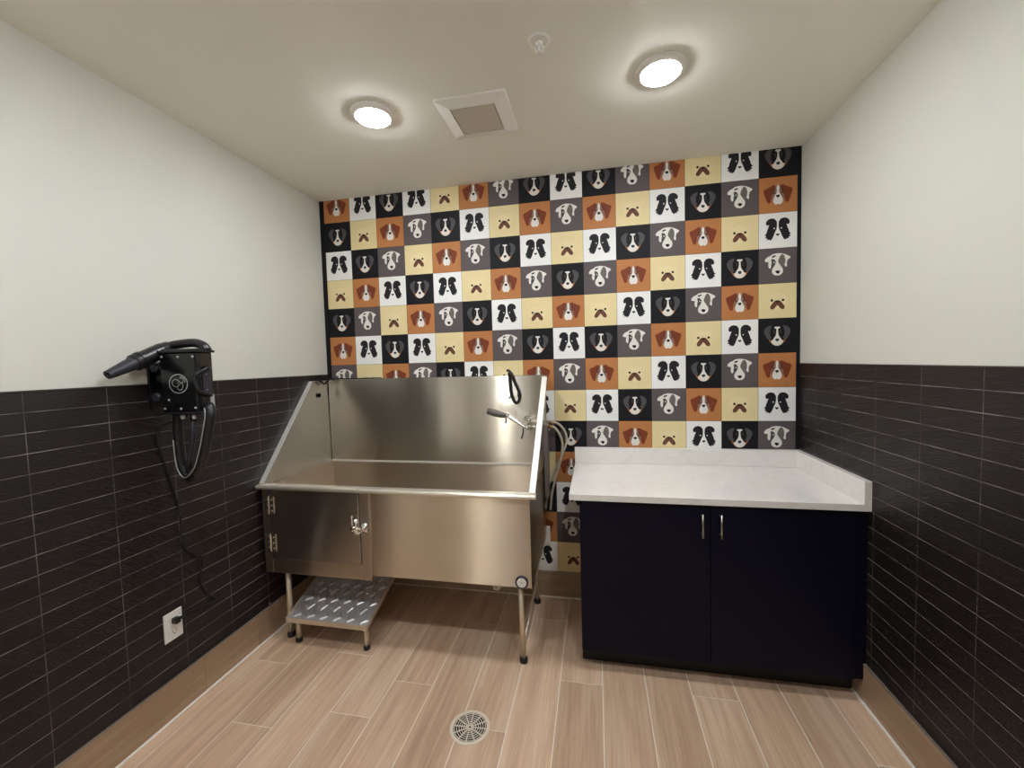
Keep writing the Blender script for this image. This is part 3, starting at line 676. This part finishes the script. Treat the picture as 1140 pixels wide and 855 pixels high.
bm = B(); pts = catmull([(.195, -1.175, 1.385), (.222, -1.185, 1.405), (.240, -1.195, 1.375), (.233, -1.2, 1.32), (.204, -1.2, 1.222), (.168, -1.2, 1.138), (.119, -1.2, 1.098), (.086, -1.2, 1.128), (.075, -1.2, 1.18), (.071, -1.2, 1.26), (.071, -1.2, 1.32), (.073, -1.195, 1.376)], 14)
nn = len(pts); tube(bm, pts, .02, 16, rad=lambda t: .0195+.0015*math.sin(t*(nn-1)*PI*.9))
ho = obj('air_hose', bm, M['hose_b'], dry, smooth=True)
bm = B()
def off(p, d): return (p[0]+d[0], p[1]+d[1], p[2]+d[2])
tube(bm, [off(p, (-.004, -.0215, .002)) for p in pts[6:int(nn*.82)]], .002, 6); obj('hose_wire', bm, M['silver'], ho, smooth=True, label='pale line along the hose')
bm = B(); tube(bm, [(.168, -1.21, 1.372), (.160, -1.21, 1.282), (.135, -1.21, 1.184), (.120, -1.21, 1.13)], .011, 12); obj('hanging_strap', bm, M['dgrey'], dry, smooth=True)
for x in (.130, .190):
    bm = B(); lathe(bm, (x, -1.225, 1.366), [(0, -.012), (.009, -.008), (.009, .004), (.007, .012)], 14, 'z'); obj('bottom_stud', bm, M['silver'], dry, smooth=True)
# power cord down the wall to the outlet
cd = thing('power_cord', (XL, -1.1, .8), 'thin black power cord running down the left tiled wall to the outlet', 'cord')
cx0 = XL+.006
bm = B(); P = [(.10, -1.16, 1.378), (.05, -1.17, 1.345), (cx0+.01, -1.19, 1.325), (cx0, -1.214, 1.281), (cx0, -1.207, 1.22), (cx0, -1.176, 1.09), (cx0, -1.151, .98), (cx0, -1.138, .891), (cx0, -1.139, .786), (cx0, -1.122, .730),
  (cx0+.004, -1.077, .676), (cx0+.008, -1.055, .655), (cx0+.004, -1.060, .60), (cx0, -1.064, .55), (cx0, -1.050, .500), (cx0, -1.022, .452), (cx0, -.996, .422), (cx0+.006, -.994, .408), (cx0+.006, -1.03, .412), (cx0, -1.09, .424), (cx0+.006, -1.15, .436), (cx0+.02, -1.18, .440)]
tube(bm, catmull(P, 6), .0038, 10); obj('cable', bm, M['strap'], cd, smooth=True)
bm = B(); box(bm, XL+.0085, XL+.036, -1.214, -1.190, .427, .453); tube(bm, [(XL+.024, -1.192, .440), (XL+.024, -1.165, .440)], .007, 10); obj('plug', bm, M['black'], cd, bevel=.004)

# ================================================================== CEILING THINGS
def downlight(x, y, label, dm='diffuser'):
    t = thing('ceiling_light', (x, y, ZC), label, 'ceiling light', 'round ceiling lights')
    bm = B(); lathe(bm, (x, y, ZC), [(.098, 0), (.099, -.004), (.096, -.012), (.081, -.019), (.077, -.019), (.077, -.008)], 48, 'z'); obj('trim_ring', bm, M['white_pl'], t, smooth=False)
    bm = B(); lathe(bm, (x, y, ZC), [(.0767, -.014), (.072, -.023), (.057, -.029), (.03, -.032), (0, -.033)], 48, 'z'); obj('diffuser', bm, M[dm], t, smooth=True, label='glowing white diffuser')
downlight(.868, -.845, 'lit round ceiling light left of the square vent grille')
downlight(2.142, -.84, 'lit round ceiling light right of the sprinkler, nearest the right wall')
downlight(.868, -2.05, 'lit round ceiling light at the rear of the room, left side', 'diffuser_r')
downlight(2.142, -2.05, 'lit round ceiling light at the rear of the room, right side', 'diffuser_r')
vt = thing('exhaust_vent', (1.34, -.715, ZC), 'square off-white exhaust fan grille on the ceiling between the lights', 'vent')
bm = B(); o4 = [(1.177, -.878), (1.502, -.878), (1.502, -.552), (1.177, -.552)]; i4 = [(1.236, -.826), (1.444, -.826), (1.444, -.612), (1.236, -.612)]
def rr(q, r, n=5):
    (xa, ya), (xb, _), (_, yb) = q[0], q[1], q[2]; o = []
    for cx, cy, a0 in ((xb-r, ya+r, -PI/2), (xb-r, yb-r, 0), (xa+r, yb-r, PI/2), (xa+r, ya+r, PI)):
        for k in range(n+1): a = a0+PI/2*k/n; o.append((cx+r*math.cos(a), cy+r*math.sin(a)))
    return o
R = []
for q, z, r in ((o4, ZC, .012), (o4, ZC-.008, .012), (i4, ZC-.024, .008), (i4, ZC-.018, .008)):
    R.append([bm.verts.new((a, b, z)) for a, b in rr(q, r)])
for a, b in zip(R, R[1:]):
    for k in range(len(a)): bm.faces.new((a[k], a[(k+1) % len(a)], b[(k+1) % len(a)], b[k]))
bm.faces.new(R[0]); obj('frame', bm, M['white_pl'], vt)
bm = B(); box(bm, 1.240, 1.440, -.822, -.616, ZC-.0225, ZC-.016); obj('grille', bm, M['grille'], vt)
sk = thing('fire_sprinkler', (1.681, -1.105, ZC), 'small white pendent fire sprinkler on the ceiling', 'sprinkler')
bm = B(); lathe(bm, (1.681, -1.105, ZC), [(.040, 0), (.040, -.003), (.033, -.006), (.028, -.003), (.02, -.004)], 32, 'z'); obj('escutcheon', bm, M['white_pl'], sk, smooth=False)
bm = B(); lathe(bm, (1.681, -1.105, ZC), [(.012, -.003), (.012, -.018), (.008, -.020), (.004, -.030), (.003, -.045)], 16, 'z'); obj('nozzle', bm, M['white_pl'], sk, smooth=True)
bm = B()
for s in (-1, 1): tube(bm, catmull([(1.681+s*.010, -1.105, ZC-.018), (1.681+s*.014, -1.105, ZC-.032), (1.681+s*.004, -1.105, ZC-.047)], 5), .0025, 8)
obj('yoke', bm, M['white_pl'], sk, smooth=True)
bm = B(); lathe(bm, (1.681, -1.105, ZC-.047), [(.004, 0), (.015, -.001), (.015, -.003), (.0, -.0035)], 16, 'z'); obj('deflector', bm, M['white_pl'], sk)
ac = thing('supply_register', (2.13, -1.36, ZC), 'white air register on the ceiling, cut off at the photo top edge', 'vent')
bm = B(); box(bm, 1.990, 2.280, -1.52, -1.196, ZC-.010, ZC); obj('frame', bm, M['white_pl'], ac, bevel=.004)
for k in range(6):
    bm = B(); box(bm, 2.015, 2.255, -1.49+.045*k, -1.462+.045*k, ZC-.015, ZC-.0105); obj('louver', bm, M['white_pl'], ac, bevel=.001)

# ================================================================== FLOOR DRAIN
fd = thing('floor_drain', (1.309, -1.052, 0), 'round slotted floor drain set in the wood-look tile floor', 'drain')
cx, cy = 1.309, -1.052
bm = B(); lathe(bm, (cx, cy, .0), [(.086, .0004), (.086, .0022), (.074, .0026), (.074, .0006)], 48, 'z', cap=False); obj('frame', bm, M['drainw'], fd)
bm = B(); lathe(bm, (cx, cy, 0), [(.0745, .0003), (.0745, .0006), (0, .0006)], 48, 'z'); obj('sump_shade', bm, M['dark'], fd)  # flat disc, the shade of the drain pit is put into its black
bm = B()
def ann(r0, r1, z=.0024, z0=.0007, n=48):
    v = []
    for k in range(n):
        a = 2*PI*k/n; c, s = math.cos(a), math.sin(a)
        v.append([bm.verts.new((cx+r*c, cy+r*s, zz)) for r, zz in ((r0, z0), (r0, z), (r1, z), (r1, z0))])
    for k in range(n):
        a, b = v[k], v[(k+1) % n]
        for i in range(3): bm.faces.new((a[i], a[i+1], b[i+1], b[i]))
for r in (.0665, .0565, .0465, .0365, .0265, .0165, .0065): ann(max(r-.0016, .0005), r+.0016)
ann(.0715, .0745)
for k in range(12):
    a = 2*PI*k/12+.05; c, s = math.cos(a), math.sin(a); w = .0022
    prism(bm, [(cx+.006*c-w*s, cy+.006*s+w*c, .0008), (cx+.073*c-w*s, cy+.073*s+w*c, .0008), (cx+.073*c+w*s, cy+.073*s-w*c, .0008), (cx+.006*c+w*s, cy+.006*s-w*c, .0008)], (0, 0, .0017))
obj('grate', bm, M['drainw'], fd)

# ================================================================== CAMERA, WORLD, COLOUR
cam = bpy.data.cameras.new('camera'); co = bpy.data.objects.new('camera', cam); C.objects.link(co)
rt = Vector((0.980085449030975, 0.19664847724262305, -0.027602336783497557)); dn = Vector((-0.016829832609832243, -0.056242774942311044, -0.9982755)); fw = Vector((-0.19786174297240255, 0.9788596051860278, -0.05181316437911124))
mt = Matrix((rt, -dn, -fw)).transposed().to_4x4(); mt.translation = (1.86366, -2.67876, 1.55883)
co.matrix_world = mt; cam.sensor_width = 36; cam.lens = 462.4025/1140*36; cam.clip_start = .02
sc = bpy.context.scene; sc.camera = co
w = bpy.data.worlds.new('world'); w.use_nodes = True; sc.world = w
w.node_tree.nodes['Background'].inputs[0].default_value = (.02, .02, .02, 1)
sc.view_settings.view_transform = 'Standard'; sc.view_settings.look = 'None'; sc.view_settings.gamma = 1
sc.view_settings.use_curve_mapping = False; sc.view_settings.exposure = 3.72
